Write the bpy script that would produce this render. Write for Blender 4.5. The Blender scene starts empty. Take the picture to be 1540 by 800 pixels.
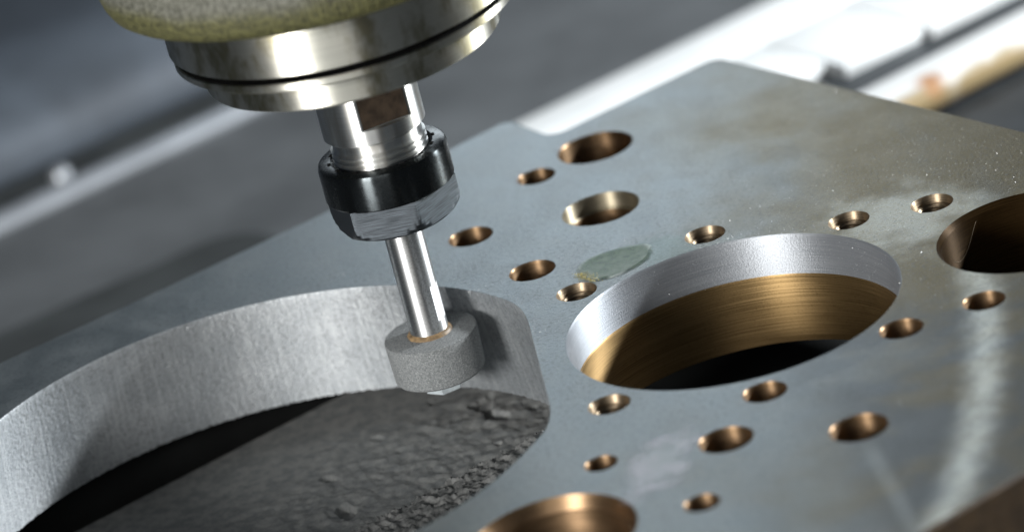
import bpy, bmesh, math, random
from mathutils import Vector, Matrix, noise as mnoise
MM = 0.001
rad = math.radians
sc = bpy.context.scene
col = sc.collection
rnd = random.Random(7)

# ------------------------------------------------------------------ camera
EL, ROLL, DIST = rad(22.626), rad(-14.598), 869.28
fw = Vector((0, math.cos(EL), -math.sin(EL)))
rt = Vector((1, 0, 0)); up = rt.cross(fw)
cr = rt * math.cos(ROLL) + up * math.sin(ROLL)
cu = -rt * math.sin(ROLL) + up * math.cos(ROLL)
cd = bpy.data.cameras.new('camera'); cam = bpy.data.objects.new('camera', cd); col.objects.link(cam)
cam.matrix_world = Matrix(((cr.x, cu.x, -fw.x, -fw.x * DIST * MM), (cr.y, cu.y, -fw.y, -fw.y * DIST * MM),
                           (cr.z, cu.z, -fw.z, -fw.z * DIST * MM), (0, 0, 0, 1)))
cd.sensor_width = 36; cd.lens = 6171.9 / 1540 * 36
cd.clip_start = 0.02; cd.clip_end = 20
cd.dof.use_dof = True; cd.dof.focus_distance = 0.842; cd.dof.aperture_fstop = 10.5
cd.dof.aperture_blades = 0
sc.camera = cam

# ------------------------------------------------------------------ world + lamps
w = bpy.data.worlds.new('World'); sc.world = w; w.use_nodes = True
bg = w.node_tree.nodes['Background']
bg.inputs[0].default_value = (0.62, 0.78, 1.0, 1); bg.inputs[1].default_value = 0.055
sc.view_settings.view_transform = 'Standard'; sc.view_settings.look = 'None'
sc.view_settings.exposure = 0; sc.view_settings.gamma = 1; sc.view_settings.use_curve_mapping = False

def area(name, az, el, dist, sx, sy, power, colr, target=(0, -20, 0)):
    l = bpy.data.lights.new(name, 'AREA'); l.shape = 'RECTANGLE'; l.size = sx * MM; l.size_y = sy * MM
    l.energy = power; l.color = colr
    o = bpy.data.objects.new(name, l); col.objects.link(o)
    d = Vector((math.cos(rad(az)) * math.cos(rad(el)), math.sin(rad(az)) * math.cos(rad(el)), math.sin(rad(el))))
    t = Vector(target)
    o.location = (t + d * dist) * MM
    o.rotation_euler = (-d).to_track_quat('-Z', 'Y').to_euler()
    return o
area('key_lamp', 233, 15, 1000, 240, 200, 17, (1.0, 0.98, 0.95))
area('softbox_lamp', 258, 27, 1250, 560, 460, 3.5, (1.0, 0.98, 0.95))
area('work_lamp', 16, 21, 750, 60, 60, 11.5, (0.95, 0.98, 1.0))
area('enclosure_lamp', 84, 20, 520, 200, 110, 0.29, (0.85, 0.94, 1.0))

# ------------------------------------------------------------------ object helpers
def link(o, parent=None, loc=(0, 0, 0)):
    col.objects.link(o)
    p = Vector(loc)
    if parent is not None:
        o.parent = parent
        p = p - Vector(parent['_w'])
    o.location = p * MM
    o['_w'] = tuple(loc)
    return o
def mesh(name, V, F, mat, parent=None, loc=(0, 0, 0), smooth=None, kind=None):
    me = bpy.data.meshes.new(name)
    me.from_pydata([(v[0] * MM, v[1] * MM, v[2] * MM) for v in V], [], F)
    me.update()
    me.materials.append(mat)
    o = bpy.data.objects.new(name, me)
    link(o, parent, loc)
    if smooth is not None:
        me.polygons.foreach_set('use_smooth', [True] * len(me.polygons))
        me.set_sharp_from_angle(angle=rad(smooth))
    if kind: o['kind'] = kind
    return o
def tag(o, label, cat, group=None, kind=None):
    o['label'] = label; o['category'] = cat
    if group: o['group'] = group
    if kind: o['kind'] = kind
    return o
def empty(name, loc, label, cat):
    o = bpy.data.objects.new(name, None); o.empty_display_size = 0.01
    link(o, None, loc); tag(o, label, cat)
    return o
def lathe(prof, n=96, rf=None, cap0=False, cap1=False):
    """prof: (r, z); rf(r, z, a) may change the radius."""
    V, F = [], []
    m = len(prof)
    for r, z in prof:
        for i in range(n):
            a = 2 * math.pi * i / n
            q = rf(r, z, a) if rf else r
            V.append((q * math.cos(a), q * math.sin(a), z))
    for j in range(m - 1):
        for i in range(n):
            k = (i + 1) % n
            F.append((j * n + i, j * n + k, (j + 1) * n + k, (j + 1) * n + i))
    if cap0: F.append(tuple(range(n - 1, -1, -1)))
    if cap1: F.append(tuple((m - 1) * n + i for i in range(n)))
    return V, F
def orient(V, F, outward=True):
    bm = bmesh.new()
    vs = [bm.verts.new(v) for v in V]
    for f in F:
        try: bm.faces.new([vs[i] for i in f])
        except ValueError: pass
    bmesh.ops.recalc_face_normals(bm, faces=bm.faces)
    V2 = [tuple(v.co) for v in bm.verts]; bm.verts.index_update()
    F2 = [tuple(v.index for v in f.verts) for f in bm.faces]
    bm.free(); return V2, F2
def bevel_box(lx, ly, lz, b, seg=3, c=(0, 0, 0), rot=0):
    bm = bmesh.new(); bmesh.ops.create_cube(bm, size=1)
    for v in bm.verts: v.co = Vector((v.co.x * lx, v.co.y * ly, v.co.z * lz))
    bmesh.ops.bevel(bm, geom=list(bm.edges), offset=b, segments=seg, profile=0.5, affect='EDGES')
    R = Matrix.Rotation(rot, 3, 'Z'); bm.verts.index_update()
    V = [tuple(R @ v.co + Vector(c)) for v in bm.verts]
    F = [tuple(v.index for v in f.verts) for f in bm.faces]
    bm.free(); return V, F
def fill(loops, z, upward=True):
    """flat sheet bounded by loops (outer + holes)"""
    bm = bmesh.new(); E = []
    for lp in loops:
        vs = [bm.verts.new((p[0], p[1], z)) for p in lp]
        for i in range(len(vs)): E.append(bm.edges.new((vs[i], vs[(i + 1) % len(vs)])))
    bmesh.ops.triangle_fill(bm, use_beauty=True, use_dissolve=False, edges=E)
    for f in bm.faces:
        f.normal_update()
        if (f.normal.z > 0) != upward: f.normal_flip()
    bm.verts.index_update()
    V = [tuple(v.co) for v in bm.verts]; F = [tuple(v.index for v in f.verts) for f in bm.faces]
    bm.free(); return V, F
def round_poly(P, R, seg=8):
    out = []
    for i, p in enumerate(P):
        a, b, c = Vector(P[i - 1]), Vector(p), Vector(P[(i + 1) % len(P)])
        r = R[i]
        if r <= 0: out.append(tuple(b)); continue
        e0 = (a - b).normalized(); e1 = (c - b).normalized()
        half = e0.angle(e1) / 2; t = r / math.tan(half)
        p0, p1 = b + e0 * t, b + e1 * t
        cc = b + (e0 + e1).normalized() * (r / math.sin(half))
        a0 = math.atan2(p0.y - cc.y, p0.x - cc.x); a1 = math.atan2(p1.y - cc.y, p1.x - cc.x)
        d = (a1 - a0 + math.pi) % (2 * math.pi) - math.pi
        out += [(cc.x + r * math.cos(a0 + d * k / seg), cc.y + r * math.sin(a0 + d * k / seg)) for k in range(seg + 1)]
    return out
def merge(*parts):
    V, F = [], []
    for v, f in parts:
        b = len(V); V += list(v); F += [tuple(i + b for i in q) for q in f]
    return V, F

# ------------------------------------------------------------------ material helpers
class M:
    def __init__(s, name, base=(.5, .5, .5), metal=0., rough=.5, aniso=0., anrot=.25, spec=.5):
        s.m = bpy.data.materials.new(name); s.m.use_nodes = True
        s.t = s.m.node_tree; s.p = s.t.nodes['Principled BSDF']
        s.p.inputs['Base Color'].default_value = (*base, 1)
        s.p.inputs['Metallic'].default_value = metal; s.p.inputs['Roughness'].default_value = rough
        s.p.inputs['Specular IOR Level'].default_value = spec
        s._c = None
        if aniso:
            s.p.inputs['Anisotropic'].default_value = aniso
            s.p.inputs['Anisotropic Rotation'].default_value = anrot
            t = s.n('ShaderNodeTangent'); t.direction_type = 'RADIAL'; t.axis = 'Z'
            s.l(t.outputs[0], s.p.inputs['Tangent'])
    def n(s, k, **kw):
        x = s.t.nodes.new(k)
        for a, b in kw.items(): setattr(x, a, b)
        return x
    def l(s, a, b): s.t.links.new(a, b)
    def co(s):
        if s._c is None:
            tc = s.n('ShaderNodeTexCoord'); v = s.n('ShaderNodeVectorMath', operation='SCALE'); v.inputs['Scale'].default_value = 1000
            s.l(tc.outputs['Object'], v.inputs[0]); s._c = v.outputs[0]
        return s._c
    def scaled(s, sx, sy, sz, rot=0, src=None):
        mp = s.n('ShaderNodeMapping'); mp.inputs['Scale'].default_value = (sx, sy, sz); mp.inputs['Rotation'].default_value = (0, 0, rot)
        s.l(src or s.co(), mp.inputs[0]); return mp.outputs[0]
    def cyl(s, ra, rz):
        """cylindrical coords (angle * ra, z * rz, 0) round the object's own axis"""
        x = s.n('ShaderNodeSeparateXYZ'); s.l(s.co(), x.inputs[0])
        a = s.n('ShaderNodeMath', operation='ARCTAN2'); s.l(x.outputs[1], a.inputs[0]); s.l(x.outputs[0], a.inputs[1])
        cmb = s.n('ShaderNodeCombineXYZ')
        s.l(s.mul(a.outputs[0], ra), cmb.inputs[0]); s.l(s.mul(x.outputs[2], rz), cmb.inputs[1])
        return cmb.outputs[0]
    def math(s, op, a, b=None, c=None, clamp=False):
        q = s.n('ShaderNodeMath', operation=op); q.use_clamp = clamp
        for i, v in enumerate((a, b, c)):
            if v is None: continue
            if isinstance(v, (int, float)): q.inputs[i].default_value = v
            else: s.l(v, q.inputs[i])
        return q.outputs[0]
    def mul(s, a, b): return s.math('MULTIPLY', a, b)
    def noise(s, scale, vec=None, detail=3, rough=.55, dist=0.):
        q = s.n('ShaderNodeTexNoise'); q.inputs['Scale'].default_value = scale; q.inputs['Detail'].default_value = detail
        q.inputs['Roughness'].default_value = rough; q.inputs['Distortion'].default_value = dist
        s.l(vec or s.co(), q.inputs['Vector']); return q.outputs['Fac']
    def ramp(s, v, a, b, lo=0., hi=1.):
        q = s.n('ShaderNodeMapRange', interpolation_type='SMOOTHSTEP')
        s.l(v, q.inputs[0])
        for i, x in zip((1, 2, 3, 4), (a, b, lo, hi)): q.inputs[i].default_value = x
        return q.outputs[0]
    def mix(s, f, a, b):
        q = s.n('ShaderNodeMix', data_type='RGBA')
        for i, v in ((0, f), (6, a), (7, b)):
            if isinstance(v, (int, float)): q.inputs[i].default_value = v
            elif isinstance(v, tuple): q.inputs[i].default_value = (*v, 1)
            else: s.l(v, q.inputs[i])
        return q.outputs[2]
    def base(s, v): s.l(v, s.p.inputs['Base Color']); s._b = v
    def rough(s, v): s.l(v, s.p.inputs['Roughness'])
    def metal(s, v): s.l(v, s.p.inputs['Metallic'])
    def bump(s, h, dist, strength=1.):
        q = s.n('ShaderNodeBump'); q.inputs['Distance'].default_value = dist * MM; q.inputs['Strength'].default_value = strength
        s.l(h, q.inputs['Height'])
        if s.p.inputs['Normal'].is_linked: s.l(s.p.inputs['Normal'].links[0].from_socket, q.inputs['Normal'])
        s.l(q.outputs[0], s.p.inputs['Normal'])

def mat_plate_top():
    s = M('ground_steel', metal=.8, rough=.5)
    x = s.n('ShaderNodeSeparateXYZ'); s.l(s.co(), x.inputs[0]); X, Y = x.outputs[0], x.outputs[1]
    big = s.noise(.018, detail=4); mid = s.noise(.11, detail=4); fine = s.noise(1.1, detail=4, rough=.75); speck = s.noise(4.5, detail=2)
    c = s.mix(s.ramp(mid, .3, .7), (.213, .248, .264), (.262, .292, .305))
    # oil-brown tint that spreads over the right side of the plate
    tint = s.math('ADD', s.mul(X, .0125), s.mul(s.math('SUBTRACT', big, .5), 1.5))
    tint = s.math('ADD', tint, s.mul(s.math('SUBTRACT', mid, .5), .2))
    c = s.mix(s.ramp(tint, .2, 1.1, 0, .95), c, (.15, .122, .062))
    blot = s.noise(.045, s.scaled(1, .45, 1, .5), detail=3)
    c = s.mix(s.ramp(blot, .5, .75, 0, .45), c, (.15, .18, .2))
    tar = s.mul(s.ramp(X, 38, 62), s.ramp(Y, -62, -84))
    tar = s.mul(tar, s.ramp(s.noise(.05, s.scaled(1, 1.6, 1, .5), detail=3), .38, .6, .15, .75))
    c = s.mix(tar, c, (.085, .105, .125))
    # chalky arc left by dried coolant
    def dist(cx, cy):
        v = s.n('ShaderNodeVectorMath', operation='DISTANCE'); v.inputs[1].default_value = (cx, cy, 0); s.l(s.co(), v.inputs[0]); return v.outputs['Value']
    d = s.math('ABSOLUTE', s.math('SUBTRACT', s.math('ADD', dist(-222, -32.6), s.mul(s.math('SUBTRACT', s.noise(.25, detail=3), .5), 4)), 312))
    arc = s.mul(s.ramp(d, 6.5, 0), s.ramp(Y, -18, -60, 0, 1))
    arc = s.mul(arc, s.ramp(s.noise(.18, detail=4, rough=.6), 0.25, .7, .3, .55))
    patch = s.mul(s.ramp(s.math('ADD', dist(80, -28), s.mul(s.math('SUBTRACT', mid, .5), 26)), 22, 6), .5)
    patch = s.mul(patch, s.ramp(fine, .35, .6, .45, 1))
    dl = s.math('ABSOLUTE', s.math('SUBTRACT', X, s.math('ADD', s.mul(Y, -.045), 49.4)))
    streak = s.mul(s.mul(s.ramp(dl, 2.4, .5), s.ramp(Y, -119, -132)), .13)
    white = s.math('MAXIMUM', s.math('MAXIMUM', arc, patch), streak)
    c = s.mix(white, c, (.62, .68, .66))
    # wet greenish haze round the puddle
    g = s.math('ADD', dist(31, -12.5), s.mul(s.math('SUBTRACT', s.noise(.5, detail=4), .5), 14))
    c = s.mix(s.mul(s.ramp(g, 10, 5), s.ramp(speck, .35, .6, .2, .8)), c, (.15, .21, .2))
    c = s.mix(s.ramp(fine, .5, .64, 0, .6), c, (.1, .112, .118))
    c = s.mix(s.ramp(speck, .64, .74, 0, .75), c, (.7, .73, .75))
    s.base(c)
    s.metal(s.math('SUBTRACT', .84, s.mul(white, .8)))
    s.rough(s.math('ADD', s.ramp(mid, .3, .7, .31, .4), s.mul(white, .25)))
    s.bump(fine, .14, .8); s.bump(speck, .05, .6)
    return s.m
def mat_plate_side():
    s = M('rusty_plate_side', rough=.6)
    s.base(s.mix(s.ramp(s.noise(.2, detail=5), .35, .65), (.028, .016, .006), (.05, .03, .012)))
    s.bump(s.noise(.8), .2); return s.m
def mat_wall():
    s = M('ground_wall', metal=.62, rough=.5, aniso=.9)
    gr = s.noise(.9, detail=4, rough=.7); f = s.noise(2.4, detail=3, rough=.7); sp = s.noise(4.2, detail=2); lo = s.noise(.07, detail=3)
    ribs = s.noise(1.0, s.cyl(75, .05), detail=1, rough=.5)
    c = s.mix(s.ramp(lo, .35, .65), (.24, .26, .275), (.32, .34, .355))
    c = s.mix(s.ramp(gr, .48, .62, 0, .6), c, (.18, .192, .2))
    c = s.mix(s.ramp(f, .54, .7, 0, .6), c, (.12, .128, .135))
    c = s.mix(s.ramp(sp, .64, .74, 0, .75), c, (.85, .87, .89))
    c = s.mix(s.ramp(ribs, .45, .66, 0, .13), c, (.6, .63, .64))
    s.base(c); s.rough(s.ramp(gr, .3, .7, .44, .56))
    s.bump(ribs, .09, .45); s.bump(gr, .22, .8); s.bump(f, .09, .8); return s.m
def mat_band():
    s = M('ground_bore_band', metal=.8, rough=.52, aniso=.85)
    f = s.noise(3.2, detail=2, rough=.7); g = s.noise(1.0, s.cyl(1.5, 5), detail=4)
    c = s.mix(s.ramp(g, .35, .65), (.27, .29, .315), (.345, .365, .39))
    c = s.mix(s.ramp(f, .58, .72, 0, .5), c, (.25, .26, .28))
    s.base(c); s.rough(s.ramp(g, .3, .7, .46, .58)); s.bump(f, .07, .8); return s.m
def mat_bore(name, a, b, rough=.36, ra=5., rz=5., aniso=.95):
    s = M(name, metal=.93, rough=rough, aniso=aniso)
    g = s.noise(1., s.cyl(ra, rz), detail=5, rough=.65); f = s.noise(2.6, detail=2)
    c = s.mix(s.ramp(g, .3, .7), a, b)
    c = s.mix(s.ramp(f, .6, .75, 0, .5), c, tuple(x * .3 for x in a))
    s.base(c); s.rough(s.ramp(g, .3, .7, rough - .08, rough + .12)); s.bump(g, .02, .4); s.bump(f, .03, .6); return s.m
def mat_chrome(name='turned_steel', base=(.68, .665, .59), r=.33, tint=(.3, .27, .16)):
    s = M(name, metal=1, rough=r, aniso=.97)
    g = s.noise(1., s.cyl(.8, 4), detail=5); refl_streak = s.noise(1., s.cyl(3.2, .04), detail=4, rough=.7)
    c = s.mix(s.ramp(g, .35, .7), base, tuple(x * .88 for x in base))
    s.base(s.mix(s.ramp(refl_streak, .48, .62, 0, .8), c, tint)); s.rough(s.ramp(refl_streak, .4, .7, r, r + .1)); s.bump(g, .006, .5); return s.m  # streaked tint paints dark olive reflections into the steel
def mat_cover():
    s = M('woven_cover', rough=.55, spec=.5)
    x = s.n('ShaderNodeSeparateXYZ'); s.l(s.co(), x.inputs[0])
    w1 = s.n('ShaderNodeTexWave'); w1.inputs['Scale'].default_value = .32; w1.inputs['Distortion'].default_value = 2.5; w1.inputs['Detail'].default_value = 2
    s.l(s.cyl(46, 1), w1.inputs[0])
    n1 = s.noise(1.1, detail=4, rough=.75); n2 = s.noise(.12, detail=3)
    h = s.ramp(s.math('ADD', x.outputs[2], s.mul(s.math('SUBTRACT', n2, .5), 5)), 8.5, 4.5)  # blend from olive at the lower edge to grey above
    c = s.mix(s.ramp(n1, .35, .65), (.035, .036, .025), (.12, .12, .1))
    o = s.mix(s.ramp(n1, .35, .65), (.022, .022, .008), (.085, .083, .03))
    s.base(s.mix(h, c, o))
    s.bump(s.math('ADD', s.mul(w1.outputs['Fac'], .5), s.mul(n1, 1.2)), .22, .8); return s.m
def mat_black():
    s = M('black_oxide', base=(.028, .032, .034), metal=.95, rough=.28, aniso=.95)
    s.p.inputs['Coat Weight'].default_value = 0; s.p.inputs['Coat Roughness'].default_value = .08
    n = s.noise(.7, detail=4); s.rough(s.ramp(n, .35, .7, .24, .32)); return s.m
def mat_facet():
    s = M('brushed_dark_facet', metal=.95, rough=.38, aniso=.7)
    n = s.noise(1., s.cyl(9, 9), detail=4); b = s.noise(1., s.cyl(2.2, 7), detail=4, rough=.65)
    s.base(s.mix(s.ramp(b, .35, .68), (.03, .035, .039), (.085, .097, .11))); s.bump(b, .012, .6); s.rough(s.ramp(b, .3, .7, .38, .46)); return s.m
def mat_shaft():
    s = M('tool_shaft_steel', metal=1, rough=.45, aniso=.9)
    f = s.noise(2.4, detail=3, rough=.7); g = s.noise(1, s.cyl(4, 6), detail=3)
    c = s.mix(s.ramp(f, .45, .66), (.66, .67, .67), (.47, .48, .48))
    s.base(c); s.rough(s.ramp(f, .4, .65, .42, .52)); s.bump(f, .008, .5); return s.m
def mat_wheel():
    s = M('abrasive_grit', rough=.8, spec=.3)
    a = s.noise(2.6, detail=3, rough=.75); b = s.noise(3.6, detail=2)
    c = s.mix(s.ramp(a, .36, .62), (.095, .102, .104), (.17, .18, .183))
    s.base(s.mix(s.ramp(b, .62, .74, 0, .8), c, (.42, .44, .44))); s.bump(a, .22, .8); s.bump(b, .12, .6); return s.m
def mat_simple(name, base, metal=0., rough=.5, var=.3, scale=.3, bump=.02, **k):
    s = M(name, base=base, metal=metal, rough=rough, **k)
    n = s.noise(scale, detail=5, rough=.6)
    s.base(s.mix(s.ramp(n, .3, .7), tuple(x * (1 - var) for x in base), tuple(min(1, x * (1 + var)) for x in base)))
    s.bump(n, bump); return s.m
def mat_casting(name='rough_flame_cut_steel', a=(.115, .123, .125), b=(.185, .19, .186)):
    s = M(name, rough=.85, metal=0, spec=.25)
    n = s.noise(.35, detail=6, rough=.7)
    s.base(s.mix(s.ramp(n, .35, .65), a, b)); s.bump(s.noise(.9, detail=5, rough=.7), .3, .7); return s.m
def mat_white():
    s = M('white_enamel', rough=.3)
    n = s.noise(.05, detail=4)
    s.base(s.mix(s.ramp(n, .35, .7), (.86, .88, .88), (.8, .83, .83))); return s.m
def mat_white_stained():
    s = M('stained_white_enamel', rough=.35)
    x = s.n('ShaderNodeSeparateXYZ'); s.l(s.co(), x.inputs[0])
    n = s.noise(.08, detail=4)
    d = s.n('ShaderNodeVectorMath', operation='DISTANCE'); d.inputs[1].default_value = (-90, -5.0, 3); s.l(s.co(), d.inputs[0])
    e = s.ramp(s.math('ADD', x.outputs[1], s.mul(s.math('SUBTRACT', n, .5), 7)), -6.0, -9.5)
    c = s.mix(e, (.8, .81, .8), (.36, .27, .14))
    s.base(s.mix(s.ramp(s.math('ADD', d.outputs['Value'], s.mul(s.math('SUBTRACT', n, .5), 8)), 6, 2), c, (.45, .22, .09))); return s.m
def mat_puddle():
    s = M('coolant_film', rough=.2)
    n = s.noise(.5, detail=5, rough=.65); f = s.noise(2.2, detail=2)
    a = s.n('ShaderNodeAttribute'); a.attribute_name = 'cover'
    e = s.ramp(s.math('ADD', a.outputs['Fac'], s.mul(s.math('SUBTRACT', n, .5), .2)), .03, .16)
    c = s.mix(s.ramp(n, .35, .65), (.04, .075, .045), (.085, .12, .085))
    c = s.mix(s.ramp(f, .6, .7, 0, .8), c, (.03, .04, .03))
    rimn = s.ramp(s.noise(.16, detail=2), .42, .6)
    s.base(s.mix(s.math('MAXIMUM', e, s.math('SUBTRACT', 1, rimn)), (.42, .47, .45), c)); s.rough(s.math('SUBTRACT', .5, s.mul(e, .2)))
    s.l(s.ramp(s.math('ADD', a.outputs['Fac'], s.mul(s.math('SUBTRACT', n, .5), .3)), -.06, .16, 0, .72), s.p.inputs['Alpha'])
    s.p.inputs['IOR'].default_value = 1.25
    s.bump(n, .05, .5); return s.m
def mat_residue():
    s = M('dried_residue', rough=.5)
    n = s.noise(.13, detail=6, rough=.62); a = s.n('ShaderNodeAttribute'); a.attribute_name = 'cover'
    s.base(s.mix(s.ramp(n, .35, .65), (.3, .34, .36), (.4, .41, .46)))
    s.l(s.ramp(s.math('ADD', a.outputs['Fac'], s.mul(s.math('SUBTRACT', n, .5), 2.2)), -.1, .6, 0, .55), s.p.inputs['Alpha'])
    s.bump(n, .1, .5); return s.m

PT, PS, WL, BD = mat_plate_top(), mat_plate_side(), mat_wall(), mat_band()
BR = mat_bore('brown_relief_bore', (.165, .105, .042), (.33, .225, .105), .48, 1.2, 4, .9)
CB = mat_bore('coppery_bolt_hole', (.135, .09, .05), (.27, .175, .1), .42, 1.5, 5, .75)
TB = mat_bore('greyish_threaded_hole', (.14, .11, .075), (.3, .235, .16), .45, 1.5, 5, .75)
CBO = mat_bore('beige_counterbore', (.25, .215, .15), (.4, .36, .27), .55, 1.5, 4)
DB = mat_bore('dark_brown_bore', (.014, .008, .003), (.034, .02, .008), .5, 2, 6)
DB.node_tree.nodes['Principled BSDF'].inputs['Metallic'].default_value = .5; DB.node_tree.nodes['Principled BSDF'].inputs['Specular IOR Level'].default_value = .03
CH = mat_chrome(); NS = mat_chrome('nose_steel', (.66, .67, .66), .36, (.55, .54, .5))
CV, BK, FC, SH, WH, CA = mat_cover(), mat_black(), mat_facet(), mat_shaft(), mat_wheel(), mat_casting()
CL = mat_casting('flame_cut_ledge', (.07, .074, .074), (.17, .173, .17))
WE, WS, PU = mat_white(), mat_white_stained(), mat_puddle()
GAP = mat_simple('groove_dark', (.004, .004, .004), rough=.8, spec=.05)
FLATM = mat_simple('dark_reflection_flat', (.03, .021, .014), metal=.2, rough=.35, var=.35, scale=.5)  # brown stands in for the dark reflection in the steel flats
GLUE = mat_simple('amber_adhesive', (.15, .1, .05), rough=.5, var=.4, scale=.8, bump=.1)
ZINC = mat_simple('zinc_bolt', (.72, .8, .84), metal=.6, rough=.3, var=.15)
BED = mat_simple('grey_machine_bed', (.1, .107, .112), metal=.3, rough=.45, var=.25, scale=.02)
COVG = mat_simple('dark_way_cover', (.055, .067, .083), metal=.25, rough=.55, var=.25, scale=.025)
DRK = mat_simple('dark_matte', (.022, .026, .03), rough=.5, var=.3, scale=.05)
FBM = mat_simple('dark_shade_base', (.012, .013, .013), rough=.75, var=.3, scale=.03, spec=.15)  # darkness partly stands in for shade below the plate
DMT = mat_simple('dark_floor_and_shadow', (.028, .032, .033), rough=.7, var=.3, scale=.03, spec=.3)  # also colours the shadow sheet behind the plate
LIP = mat_simple('pale_edge_steel', (.28, .3, .325), metal=.5, rough=.35, var=.1, scale=.05)
DUST = mat_simple('steel_grit', (.5, .52, .53), metal=.6, rough=.35, var=.3)
RES = mat_residue()
YEL = mat_simple('yellow_sludge', (.24, .215, .085), rough=.5, var=.4, scale=1.)
FIB = mat_simple('pale_fibre', (.22, .18, .13), rough=.5)

# ------------------------------------------------------------------ setting: machine bed
ANG = rad(29.5)
U = Vector((math.cos(ANG), math.sin(ANG), 0)); N = Vector((-math.sin(ANG), math.cos(ANG), 0))   # along / away from the plate's long edge
def uv(u, n, z=0): return tuple(U * u + N * n + Vector((0, 0, z)))
def uvof(x, y): v = Vector((x, y, 0)); return v.dot(U), v.dot(N)
ZB = -60
lipn = (uvof(-134.4, 264.7)[1] + uvof(-62.5, 303.7)[1]) / 2
V = [uv(-900, -900, ZB), uv(900, -900, ZB), uv(900, lipn, ZB), uv(-900, lipn, ZB)]
mesh('machine_bed', V, [(0, 1, 2, 3)], BED, kind='structure')
# curved way cover that rises behind the bed edge
prof = [(lipn + 30, ZB - .5)] + [(lipn + 32 + 40 * (1 - math.cos(t)), ZB + 24 * math.sin(t)) for t in [i * math.pi / 2 / 10 for i in range(11)]] + [(lipn + 1300, ZB + 24)]
V, F = [], []
for n_, z_ in prof: V += [uv(-1400, n_, z_), uv(1400, n_, z_)]
for i in range(len(prof) - 1): F.append((2 * i, 2 * i + 1, 2 * i + 3, 2 * i + 2))
mesh('way_cover', V, F, COVG, smooth=40, kind='structure')
V = [uv(-1400, lipn - 1, ZB - 1.5), uv(1400, lipn - 1, ZB - 1.5), uv(1400, lipn + 31, ZB - 1.5), uv(-1400, lipn + 31, ZB - 1.5)]
mesh('trough_floor', V, [(0, 1, 2, 3)], DMT, kind='structure')
# bright rounded lip along the bed edge
V, F = [], []
pr = [(-4.5, 0)] + [(-4.5 * math.cos(t), 3.6 * math.sin(t) + .4) for t in [i * math.pi / 8 for i in range(9)]] + [(4.5, 0)]
for a, b in pr: V += [uv(-500, lipn + a, ZB + b), uv(105, lipn + a, ZB + b)]
F = [(2 * i, 2 * i + 1, 2 * i + 3, 2 * i + 2) for i in range(len(pr) - 1)] + [tuple(range(0, len(V), 2)), tuple(range(len(V) - 1, 0, -2))]
tag(mesh('edge_strip', V, F, LIP, smooth=50), 'pale metal edge strip running along the blurred bed behind the spindle', 'edge strip')
V, F = lathe([(0.01, 4.2), (2, 4), (2.9, 2.8), (3.1, 0)], 20)
o = mesh('screw', V, F, LIP, loc=(-116, 282.5, ZB + 2), smooth=50)
tag(o, 'shiny screw head standing beside the pale edge strip', 'screw')
# dark base added under the plate, coloured partly for the shade in its holes
FB2 = [(-250, 63), (-150, 63), (-42, 63), (0, 63), (30, 63), (92, 60), (92, -155), (-250, -155)]
V, F = bevel_box(110, 29.5, 4.5, .9, 2, rot=ANG)
tag(mesh('joint_plate', V, F, WE, loc=uv(132.5, 155.6, ZB + 2.3), smooth=40), 'white plate half hidden behind the plate corner, next to the narrow strip', 'joint plate')
SHADOW = [(-330, 236), (-23, 227), (20, 223), (48, 222), (54, 60), (-330, 60)]  # dark sheet in the shape of the plate's shadow on the bed
V, F = fill([round_poly([uv(u_, n_)[:2] for u_, n_ in SHADOW], [0, 0, 0, 14, 0, 0])], ZB + .6, True)
mesh('plate_shadow_sheet', V, F, DMT, kind='structure')
# dark flat sheet right of the white guards
V = [uv(95, -100, ZB + 1), uv(700, -100, ZB + 1), uv(700, 172, ZB + 1), uv(95, 172, ZB + 1)]
mesh('dark_sheet', V, [(0, 1, 2, 3)], DRK, kind='structure')

def guard(name, u0, u1, n0, n1, z0, z1, m, label, cat, b=.9):
    V, F = bevel_box(u1 - u0, n1 - n0, z1 - z0, b, 3, rot=ANG)
    o = mesh(name, V, F, m, loc=uv((u0 + u1) / 2, (n0 + n1) / 2, (z0 + z1) / 2), smooth=40)
    return tag(o, label, cat)
guard('cover_strip', 95, 420, 171, 194, ZB, ZB + 4.5, WE, 'narrow white enamelled strip lying behind the plate corner', 'cover strip')
guard('cover_plate', 188, 216, 133.5, 170.4, ZB, ZB + 4.5, WE, 'wide white enamelled panel beside the narrow white strip', 'cover plate')
guard('cover_plate', 216.5, 420, 131.5, 170.4, ZB, ZB + 4.5, WE, 'white enamelled panel beyond the joint at the top right', 'cover plate')
V, F = bevel_box(240, 19, 8, 3.5, 4)
o = mesh('enamelled_bar', V, F, WS, loc=uv(275, 98, ZB + 5.1), smooth=60); o.rotation_euler = (0, 0, rad(29.5))
tag(o, 'white bar with ochre underside and orange rust stain', 'bar')

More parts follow.
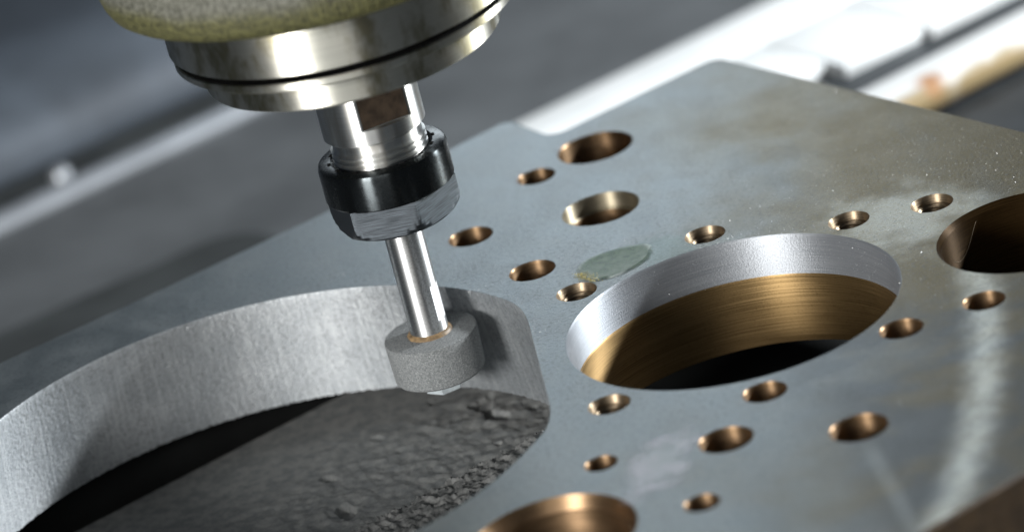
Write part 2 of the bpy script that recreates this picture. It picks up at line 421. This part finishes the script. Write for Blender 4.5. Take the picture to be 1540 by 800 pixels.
# ------------------------------------------------------------------ support block under the plate
def grid_sheet(u0, u1, n0, n1, nu, nn, zf):
    V, F = [], []
    for j in range(nn + 1):
        for i in range(nu + 1):
            u = u0 + (u1 - u0) * i / nu; n = n0 + (n1 - n0) * j / nn
            V.append(uv(u, n, zf(u, n)))
    for j in range(nn):
        for i in range(nu):
            a = j * (nu + 1) + i
            F.append((a, a + 1, a + nu + 2, a + nu + 1))
    return V, F
blk_far = uvof(-77, 18.3)[1]
led_n = (uvof(-.8, -22)[1] + uvof(-43, -47)[1]) / 2
def rough_h(x, y, amp):
    h = mnoise.fractal(Vector((x * .26, y * .26, 3.1)), 1.0, 2.1, 5) * 1.0
    h += .45 * mnoise.fractal(Vector((x * .8, y * .8, 9.1)), 1.0, 2.0, 3)
    return h * amp
def sst(t): t = min(1, max(0, t)); return t * t * (3 - 2 * t)
def z_blk(u, n):
    p = uv(u, n)
    t = sst((blk_far - n) / 34 - .4) * (.25 + .75 * sst((n - led_n) / 16 - .15))
    return -35.2 + rough_h(p[0], p[1], .03 + .5 * t) - (1.6 * t if mnoise.noise(Vector((p[0] * .12, p[1] * .12, 7))) > .42 else 0)
def z_led(u, n):
    p = uv(u, n)
    e = sst((led_n + rough_h(p[0] * 1.3 + 40, p[1] * 1.3, 1.2) - n) / 1.2)
    return -37 + e * (9.6 + max(-3, min(.7, rough_h((p[0] + 90) * 1.7, p[1] * 1.7, .95))))
blk = empty('support_block', (*uv(-40, 0)[:2], -43.5), 'rough flame-cut steel block lying under the plate, seen through the large opening', 'steel block')
V, F = grid_sheet(-190, 5, led_n - 22, blk_far, 420, 180, z_blk)
mesh('rough_top', V, F, CA, blk, smooth=60)
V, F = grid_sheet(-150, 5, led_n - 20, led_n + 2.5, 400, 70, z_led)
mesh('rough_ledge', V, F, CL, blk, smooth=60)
BB = -43.4
V = [uv(-190, led_n - 22, BB), uv(5, led_n - 22, BB), uv(5, blk_far, BB), uv(-190, blk_far, BB),
     uv(-190, led_n - 22, -36), uv(5, led_n - 22, -36), uv(5, blk_far, -35.5), uv(-190, blk_far, -35.5)]
F = [(0, 1, 5, 4), (1, 2, 6, 5), (2, 3, 7, 6), (3, 0, 4, 7)]
mesh('block_side', V, F, CA, blk)

# ------------------------------------------------------------------ the plate
T = 26.0
plate = empty('die_plate', (0, 0, -T), 'thick grey steel die plate with round openings and bolt holes', 'steel plate')
def lerp_tab(tab, t):
    for (a, x), (b, y) in zip(tab, tab[1:]):
        if t <= b: return x + (y - x) * (t - a) / (b - a)
    return tab[-1][1]
OC = (-59.4, -49.4)
RT = [(-180, 66.5), (-120, 70), (-75, 70.3), (-53, 68.6), (-38, 67.2), (-26, 66.9), (0, 66), (25, 65.0), (60, 65.0), (90, 65.1), (150, 65.2), (180, 66.5)]
def open_r(a, off=0.):
    d = math.degrees((a + math.pi) % (2 * math.pi) - math.pi)
    r = lerp_tab(RT, d) + off
    if math.cos(a) > .3:
        fl = (59.65 + off) / math.cos(a)
        k = 3.6
        h = max(k - abs(r - fl), 0) / k
        r = min(r, fl) - h * h * k * .25
    return r
NO = 1400
def open_loop(off, n=NO): return [(OC[0] + open_r(2 * math.pi * i / n, off) * math.cos(2 * math.pi * i / n), OC[1] + open_r(2 * math.pi * i / n, off) * math.sin(2 * math.pi * i / n)) for i in range(n)]
def ring_loop(c, r, n): return [(c[0] + r * math.cos(2 * math.pi * i / n), c[1] + r * math.sin(2 * math.pi * i / n)) for i in range(n)]
OUT = [(-112.5, 19.6), (-76, 37.4), (-37.5, 57.6), (7.5, 85.2), (16.2, 67.5), (58.0, 90.6), (110, 3.4), (170, -98), (57.2, -164), (-76, -241), (-181, -20)]
ORAD = [0, 60, 200, 2.5, 4, 3.5, 0, 4, 0, 4, 4]
outline = round_poly(OUT, ORAD)
CHM, CH2 = .3, .16
# name: (centre x, y, radius, style)
HOLES = [(24.7, 54.5, 8.44, 'plain'), (10.26, 46.36, 4.15, 'plain'), (21.67, 18.65, 8.37, 'counterbored'), (-7.05, 21.79, 4.75, 'plain'),
         (3.89, -5.24, 4.8, 'plain'), (11.56, -22.2, 4.1, 'thread'), (40.79, -10.0, 4.15, 'thread'), (69.8, -21.9, 4.15, 'thread'),
         (87.12, -24.2, 4.25, 'thread'), (87.14, -77.1, 4.05, 'plain'), (70.0, -80.0, 4.15, 'plain'), (11.52, -79.8, 4.0, 'thread'),
         (6.88, -104.4, 3.0, 'plain'), (30.65, -108.1, 5.1, 'plain'), (40.74, -92.1, 4.15, 'plain'), (22.67, -131.2, 3.2, 'plain'), (54.72, -117.5, 5.4, 'plain')]
BIG, BIGR = (40.6, -50.8), 34.1
RGT, RGTR = (102.6, -50.3), 19.35
LOW, LOWR = (-5.2, -129.1), 15.95
top_loops = [outline, open_loop(CH2), ring_loop(BIG, BIGR + CHM, 200), ring_loop(RGT, RGTR, 140), ring_loop(LOW, LOWR, 120)] + \
            [ring_loop((x, y), r + .25, 64) for x, y, r, s in HOLES]
V, F = fill(top_loops, 0, True)
mesh('top_face', V, F, PT, plate)
V, F = fill([outline, open_loop(3.2), ring_loop(BIG, 36.8, 200), ring_loop(RGT, RGTR - .8, 140), ring_loop(LOW, 14.2, 120)] +
            [ring_loop((x, y), r, 32) for x, y, r, s in HOLES], -T, False)
mesh('bottom_face', V, F, PS, plate)
def inset(lp, d):
    out = []
    for i, p in enumerate(lp):
        a, b, c = Vector(lp[i - 1]), Vector(p), Vector(lp[(i + 1) % len(lp)])
        t = ((b - a).normalized() + (c - b).normalized()); t.normalize()
        n = Vector((t.y, -t.x)); out.append((b.x - n.x * d, b.y - n.y * d))
    return out
n = len(outline); area2 = sum(outline[i - 1][0] * outline[i][1] - outline[i][0] * outline[i - 1][1] for i in range(n))
sg = 1 if area2 > 0 else -1
o1 = inset(outline, -.5 * sg)
V = [(x, y, 0) for x, y in outline] + [(x, y, -.5) for x, y in o1] + [(x, y, -T) for x, y in o1] + [(x, y, -T) for x, y in outline]
F = [(j * n + i, j * n + (i + 1) % n, (j + 1) * n + (i + 1) % n, (j + 1) * n + i) for j in range(3) for i in range(n)]
V, F = orient(V, F)
mesh('plate_side', V, F, PS, plate, smooth=30)
# wall of the large opening: rim chamfer, relief taper, ragged lower edge
levels = [(CH2, 0), (.05, -.12), (0, -.4)] + [(3.2 * k / 12, -T * k / 12) for k in range(1, 12)] + [(3.2, -T)]
V, F = [], []
for j, (off, z) in enumerate(levels):
    for i in range(NO):
        a = 2 * math.pi * i / NO; r = open_r(a, off)
        dz = 0
        if 0 < j < 3: r += (.04 + .3 * (rad(18) < a < rad(48))) * mnoise.noise(Vector((a * 90, 0, 4)))
        if j == len(levels) - 1: dz = .25 * mnoise.noise(Vector((a * 40, 2, 0))) + .3 * mnoise.noise(Vector((a * 125, 5, 0)))
        V.append((r * math.cos(a), r * math.sin(a), z + dz))
m_ = len(levels)
F = [(j * NO + i, (j + 1) * NO + i, (j + 1) * NO + (i + 1) % NO, j * NO + (i + 1) % NO) for j in range(m_ - 1) for i in range(NO)]
mesh('opening_wall', V, F, WL, plate, (*OC, 0), smooth=35)
def bore(name, prof, mat, c, n=96, sm=28):
    V, F = lathe(prof, n)
    return mesh(name, V, [f[::-1] for f in F], mat, plate, (c[0], c[1], 0), smooth=sm)
bore('ground_band', [(BIGR + CHM, 0), (BIGR + .1, -.2), (BIGR, -.5), (BIGR - .15, -9)], BD, BIG, 200)
bore('relief_bore', [(BIGR - .15, -9), (BIGR - .3, -9.25)] + [(BIGR - .3 + 3.0 * k / 8, -9.25 - (T - 9.25) * k / 8) for k in range(1, 9)], BR, BIG, 200)
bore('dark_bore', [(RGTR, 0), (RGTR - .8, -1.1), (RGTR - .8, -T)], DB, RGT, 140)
bore('chamfered_bore', [(LOWR, 0), (LOWR - 1.3, -2.6), (LOWR - 1.75, -2.7), (LOWR - 1.75, -T)], CB, LOW, 120)
for x, y, r, s in HOLES:
    e = .25
    if s == 'plain': prof = [(r + e, 0), (r, -.35), (r, -13), (r, -T)]
    elif s == 'counterbored': prof = [(r + e, 0), (r, -.3), (r - .1, -4.2), (r - 1.6, -4.4), (r - 1.6, -T)]
    else:
        prof = [(r + e, 0), (r + .05, -.3), (r - .2, -1.7), (r - .85, -1.8)]
        z = -1.8
        while z > -13: prof += [(r - 1.25, z - .45), (r - .85, z - .9)]; z -= .9
        prof += [(r - 1.2, -T)]
    if s == 'counterbored':
        prof = [(r + e, 0), (r, -.3), (r - .1, -3.4), (r - 1.3, -3.5)]; bore('bolt_hole', [(r - 1.3, -3.5), (r - 1.3, -T)], CB, (x, y), 64, 25)
    bore('counterbore' if s == 'counterbored' else 'bolt_hole', prof, {'plain': CB, 'thread': TB, 'counterbored': CBO}[s], (x, y), 64, 25)

V, F = [], []
pl = round_poly([uv(u_, n_)[:2] for u_, n_ in FB2], [0, 0, 0, 0, 0, 0, 0, 0])
b1, f1 = fill([pl], -43.5, True)
n = len(pl); b2 = [(x, y, z_) for z_ in (-43.5, ZB) for x, y in pl]
f2 = [(i, (i + 1) % n, n + (i + 1) % n, n + i) for i in range(n)]
V, F = merge((b1, f1), orient(b2, f2))
V2, F2 = bevel_box(232, 4, 32, .6, 2, rot=ANG)  # added bar, dark to stand in for shade beyond the block
tag(mesh('shade_bar', V2, F2, FBM, loc=uv(-100, 66, -42.9), smooth=40), 'added dark bar standing in for the shade under the far edge of the plate', 'shade bar')
tag(mesh('shaded_base', V, F, FBM, smooth=40), 'dark base added under the plate, its tone partly the shade seen through the holes', 'dark base')

# ------------------------------------------------------------------ spindle
AX = (-20.03, -14.0)
sp = empty('spindle_head', (AX[0], AX[1], 38.9), 'machine spindle with polished steel collars under an olive cover', 'spindle')
def turn(name, prof, mat, parent, n=160, sm=28, rf=None, z0=0, **k):
    V, F = lathe([(r, z - z0) for r, z in prof], n, (lambda r, z, a: rf(r, z + z0, a)) if rf else None, **k)
    V, F = orient(V, F)
    return mesh(name, V, F, mat, parent, (AX[0], AX[1], z0), smooth=sm)
turn('nose_disk', [(10, 60.6), (30.2, 60.6), (30.7, 61.1), (30.8, 66.6), (30.6, 66.8), (10, 66.8)], CH, sp, z0=60)
turn('collar_ring', [(20, 66.85), (35.2, 66.85), (35.75, 67.4), (35.75, 68.5), (35.6, 68.65), (20, 68.65)], CH, sp, z0=66)
turn('groove', [(35.3, 68.72), (32, 68.75), (32, 70.7)], GAP, sp)
turn('upper_collar', [(20, 70.3), (36.1, 70.3), (36.3, 70.5), (36.3, 82), (20, 82)], CH, sp, z0=70)
turn('cover', [(34, 81.6), (43.0, 81.6), (44.2, 81.9), (45.4, 82.8), (46.2, 84.4), (46.8, 87), (47.1, 92), (47.1, 122), (46, 126), (30, 127)], CV, sp, z0=81.5, sm=60)
FA = rad(-73)
def nose_rf(r, z, a):
    if z > 46.7 and r > 9.5:
        q = math.cos(a - FA)
        for s_ in (1, -1):
            if s_ * q > .2: r = min(r, 9.3 / (s_ * q))
    return r
ns = turn('nose', [(5, 43.2), (10.2, 43.2), (10.75, 43.7), (10.75, 46.68), (10.75, 46.72), (10.75, 61)], NS, sp, n=240, rf=nose_rf, z0=42)
hw = math.sqrt(10.75 ** 2 - 9.3 ** 2) - .35
for s_ in (0, math.pi):
    V = [(9.33, -hw, 46.9), (9.33, hw, 46.9), (9.33, hw, 60.6), (9.33, -hw, 60.6)]
    R = Matrix.Rotation(FA + s_, 3, 'Z'); V = [tuple(R @ Vector(v)) for v in V]
    mesh('spanner_flat', V, [(0, 1, 2, 3)], FLATM, sp, (AX[0], AX[1], 0))
thr = [(9.2, 36)]
z = 37.6
while z < 40.6: thr += [(9.4, z), (10.0, z + .35), (10.0, z + .7), (9.4, z + 1.05)]; z += 1.2
thr += [(9.35, 41.1), (9.35, 43.3)]
turn('thread', thr, NS, sp, n=96, sm=50)
nut_in = [(9.0, 36.5), (10.3, 37.4), (10.6, 38.0), (10.9, 38.2), (12.7, 38.2), (13.35, 37.8), (13.65, 37.0), (13.65, 30.5), (13.45, 30.2), (11.0, 30.2)]
nut = turn('collet_nut', nut_in, BK, sp, n=120, sm=32, z0=36)
nut['label'] = 'black collet nut with brushed hexagonal lower end'
HA = rad(288)
def hexr(r, z, a):
    q = (a - HA) % (math.pi / 3) - math.pi / 6
    return min(r, 11.95 / math.cos(q)) if r > 9.6 else r
V, F = lathe([(5, 22.7), (10.6, 22.7), (11.7, 23.0), (12.5, 23.5), (13.2, 24.3), (13.6, 25.1), (13.85, 26.2), (13.85, 30.2), (9, 30.2)], 360, hexr)
V, F = orient([(x, y, z) for x, y, z in V], F)
mesh('hexagon', V, F, FC, nut, (AX[0], AX[1], 0), smooth=14)
# row of pin notches on the nut's inner rim
V, F = [], []
for k in range(14):
    a = 2 * math.pi * k / 14 + .1
    bv, bf = bevel_box(.75, 1.3, .35, .15, 1)
    R = Matrix.Rotation(a, 3, 'Z')
    V, F = merge((V, F), ([tuple(R @ (Vector(v) + Vector((11.1, 0, 38.17)))) for v in bv], bf))
mesh('pin_marks', V, F, GAP, nut, (AX[0], AX[1], 0))

# ------------------------------------------------------------------ grinding tool held in the collet
tool = empty('grinding_tool', (AX[0], AX[1], -16), 'small grey abrasive wheel on a bright steel shaft inside the opening', 'grinding tool')
TA = rad(-28)
def shaft_rf(r, z, a):
    q = math.cos(a - TA)
    if -.6 < z < 7.2 and q > .2 and r > 3.9: return min(r, 3.72 / q)
    return r
turn('shaft', [(2, -5), (4.08, -5), (4.08, -.61), (4.08, -.59), (4.08, 7.19), (4.08, 7.21), (4.08, 24)], SH, tool, n=160, rf=shaft_rf, sm=20, z0=-5)
whl = turn('abrasive_wheel', [(4.0, -3.9), (9.65, -3.9), (9.85, -4.0), (9.92, -4.25), (9.65, -12.9), (9.3, -13.3), (3, -13.3)], WH, tool, n=140, sm=35, z0=-8,
           rf=lambda r, z, a: r + (.05 * mnoise.noise(Vector((a * 40, z * 3, 0))) if r > 5 else 0))
turn('adhesive_ring', [(4.0, -3.0), (4.4, -3.25), (4.7, -3.6), (4.9, -3.95)], GLUE, tool, n=90, sm=60, rf=lambda r, z, a: r + .3 * mnoise.noise(Vector((math.cos(a) * 2, math.sin(a) * 2, z))) * (r > 4.2))
V, F = lathe([(.01, -17.2), (3.4, -17.2), (4.1, -16.8), (4.3, -13.2)], 6)
V, F = orient([(x, y, z) for x, y, z in V], F)
b_ = mesh('bolt_head', V, F, ZINC, tool, (AX[0], AX[1], 0)); b_.rotation_euler = (0, 0, rad(20))

# ------------------------------------------------------------------ marks and loose matter on the plate
def film(name, pts, h, mat, label, cat, sub=6):
    P = [Vector(p) for p in pts]; n0 = len(P); L = []
    for i in range(n0):   # Catmull-Rom outline
        p0, p1, p2, p3 = P[i - 1], P[i], P[(i + 1) % n0], P[(i + 2) % n0]
        for k in range(sub):
            t = k / sub; jit = .35 if n0 < 12 else .5
            L.append(.5 * ((2 * p1) + (p2 - p0) * t + (2 * p0 - 5 * p1 + 4 * p2 - p3) * t * t + (3 * p1 - p0 - 3 * p2 + p3) * t ** 3) + Vector((jit * mnoise.noise(Vector((i * .9 + t * .9, 3, 1))), jit * mnoise.noise(Vector((i * .9 + t * .9, 8, 1))))))
    c = sum(L, Vector((0, 0))) / len(L); n_ = len(L); V, F = [], []
    rings = [(1, .02), (.97, .5), (.92, .9), (.86, 1), (.78, .85), (.7, .7), (.4, .6)]
    for s_, hh in rings:
        for q in L: V.append((c.x + (q.x - c.x) * s_, c.y + (q.y - c.y) * s_, .02 + h * hh))
    V.append((c.x, c.y, .02 + h * .6))
    F = [(j * n_ + i, j * n_ + (i + 1) % n_, (j + 1) * n_ + (i + 1) % n_, (j + 1) * n_ + i) for j in range(6) for i in range(n_)]
    F += [(6 * n_ + i, 6 * n_ + (i + 1) % n_, len(V) - 1) for i in range(n_)]
    V, F = orient(V, F)
    o = mesh(name, V, F, mat, smooth=60)
    at = o.data.attributes.new('cover', 'FLOAT', 'POINT')
    for i, v in enumerate(o.data.vertices):
        d = math.hypot(v.co.x / MM - c.x, v.co.y / MM - c.y); q = min(L, key=lambda p: abs(((math.atan2(p.y - c.y, p.x - c.x) - math.atan2(v.co.y / MM - c.y, v.co.x / MM - c.x) + math.pi) % (2 * math.pi)) - math.pi))
        at.data[i].value = max(0, 1 - d / max(.01, (q - c).length))
    return tag(o, label, cat)
film('coolant_puddle', [(12.9, -13.2), (13.2, -9.2), (17, -6.3), (23, -5.4), (28.5, -7.0), (29.6, -10.6), (28, -15), (23.5, -18.6), (18.3, -20.0), (14.6, -18.2)], .3, PU,
     'small green coolant puddle on the plate beside the big bore', 'puddle')
film('dried_residue', [(25.6, -97.0), (21.9, -98.4), (17.5, -99.5), (14.2, -101.2), (10.4, -109.7), (8.0, -122.5), (14.5, -124.5), (19.0, -122.0), (23.5, -119), (23.5, -111), (27, -103.5)], .12, RES,
     'pale flaky patch of dried residue on the plate near the front bore', 'residue', 4)
def grains(name, pts, mat, label, cat):
    V, F = [], []
    for x, y, z, s_ in pts:
        b = len(V)
        q = [Vector((1, 0, 0)), Vector((-.4, .8, .1)), Vector((-.5, -.7, 0)), Vector((.1, .1, 1)), Vector((0, 0, -.9))]
        R = Matrix.Rotation(rnd.uniform(0, 6.28), 3, 'Z') @ Matrix.Rotation(rnd.uniform(0, 3), 3, 'X')
        V += [tuple(R @ v * s_ + Vector((x, y, z))) for v in q]
        F += [(b, b + 1, b + 3), (b + 1, b + 2, b + 3), (b + 2, b, b + 3), (b + 1, b, b + 4), (b + 2, b + 1, b + 4), (b, b + 2, b + 4)]
    o = mesh(name, V, F, mat)
    return tag(o, label, cat, kind='stuff')
def inside(x, y, m=.4):
    if math.hypot(x - BIG[0], y - BIG[1]) < BIGR + m or math.hypot(x - RGT[0], y - RGT[1]) < RGTR + m or math.hypot(x - LOW[0], y - LOW[1]) < LOWR + m: return True
    if math.hypot(x - OC[0], y - OC[1]) < 72 and x < .8: return True
    return any(math.hypot(x - hx, y - hy) < r + m for hx, hy, r, s in HOLES)
G = []
while len(G) < 2600:
    x, y = rnd.uniform(-70, 110), rnd.uniform(-150, 84)
    if rnd.random() > .06 + .94 * max(0, min(1, (x + 5) / 100)) * max(0.08, min(1, (y + 75) / 70)): continue
    if inside(x, y) or (Vector((x - 58, y - 90.6)).dot(Vector((.865, .502))) > -1) or (Vector((x - 16.2, y - 67.5)).dot(N) > -1) or Vector((x - 57, y + 164)).dot(N) < 1: continue
    s_ = .035 + .085 * rnd.random() ** 3 + (.07 if rnd.random() < .008 and x > 35 else 0)
    G.append((x, y, s_ * .4, s_))
for k in range(1100):
    a = rad(rnd.triangular(-10, 175, 35)); z_ = -rnd.uniform(.4, 24); s_ = .035 + .06 * rnd.random() ** 2
    r = BIGR - .2 + (max(0, -z_ - 9) * 3 / 17)
    G.append((BIG[0] + (r - .03) * math.cos(a), BIG[1] + (r - .03) * math.sin(a), z_, s_))
for k in range(260):
    a = rad(rnd.uniform(15, 160)); z_ = -rnd.uniform(.4, 24); s_ = .04 + .07 * rnd.random() ** 2; r = open_r(a, 3.2 * -z_ / T) - .03
    G.append((OC[0] + r * math.cos(a), OC[1] + r * math.sin(a), z_, s_))
for k in range(700):
    t = rnd.random()
    if t < .55: a = rad(rnd.uniform(2, 62)); rr = open_r(a) + .3 + abs(rnd.gauss(0, 2.2)); x, y = OC[0] + rr * math.cos(a), OC[1] + rr * math.sin(a)
    else: a = rad(rnd.uniform(20, 170)); rr = BIGR + .5 + abs(rnd.gauss(0, 2.5)); x, y = BIG[0] + rr * math.cos(a), BIG[1] + rr * math.sin(a)
    if any(math.hypot(x - hx, y - hy) < r + .4 for hx, hy, r, s in HOLES): continue
    s_ = .035 + .07 * rnd.random() ** 2
    G.append((x, y, s_ * .4, s_))
grains('grinding_dust', G, DUST, 'fine glinting steel grinding dust scattered over the plate and bores', 'dust')
G = []
for k in range(260):
    t = rnd.random(); x = 12.9 + 3.2 * t + rnd.gauss(0, .7); y = -13.5 - 5.6 * t + rnd.gauss(0, .6); G.append((x, y, .25, rnd.uniform(.07, .2)))
grains('yellow_sludge', G, YEL, 'yellow grainy sludge along the left end of the green puddle', 'sludge')
# hair-like fibre hanging in the right-hand bore
P = []
for k in range(40):
    t = k / 39; a = rad(118 + 30 * t); rr = RGTR - 1.2 - .4 * math.sin(t * 5)
    P.append(Vector((RGT[0] + rr * math.cos(a), RGT[1] + rr * math.sin(a), -2.0 - 7.5 * math.sin(t * 2.6) * (.4 + .6 * t))))
V, F = [], []
for i, p in enumerate(P):
    for k in range(5): V.append((p.x + .025 * math.cos(k * 1.2566), p.y, p.z + .025 * math.sin(k * 1.2566)))
F = [(i * 5 + k, i * 5 + (k + 1) % 5, (i + 1) * 5 + (k + 1) % 5, (i + 1) * 5 + k) for i in range(39) for k in range(5)]
tag(mesh('fibre', V, F, FIB), 'thin pale curled fibre clinging inside the dark right bore', 'fibre')

for o in bpy.data.objects:
    if '_w' in o: del o['_w']
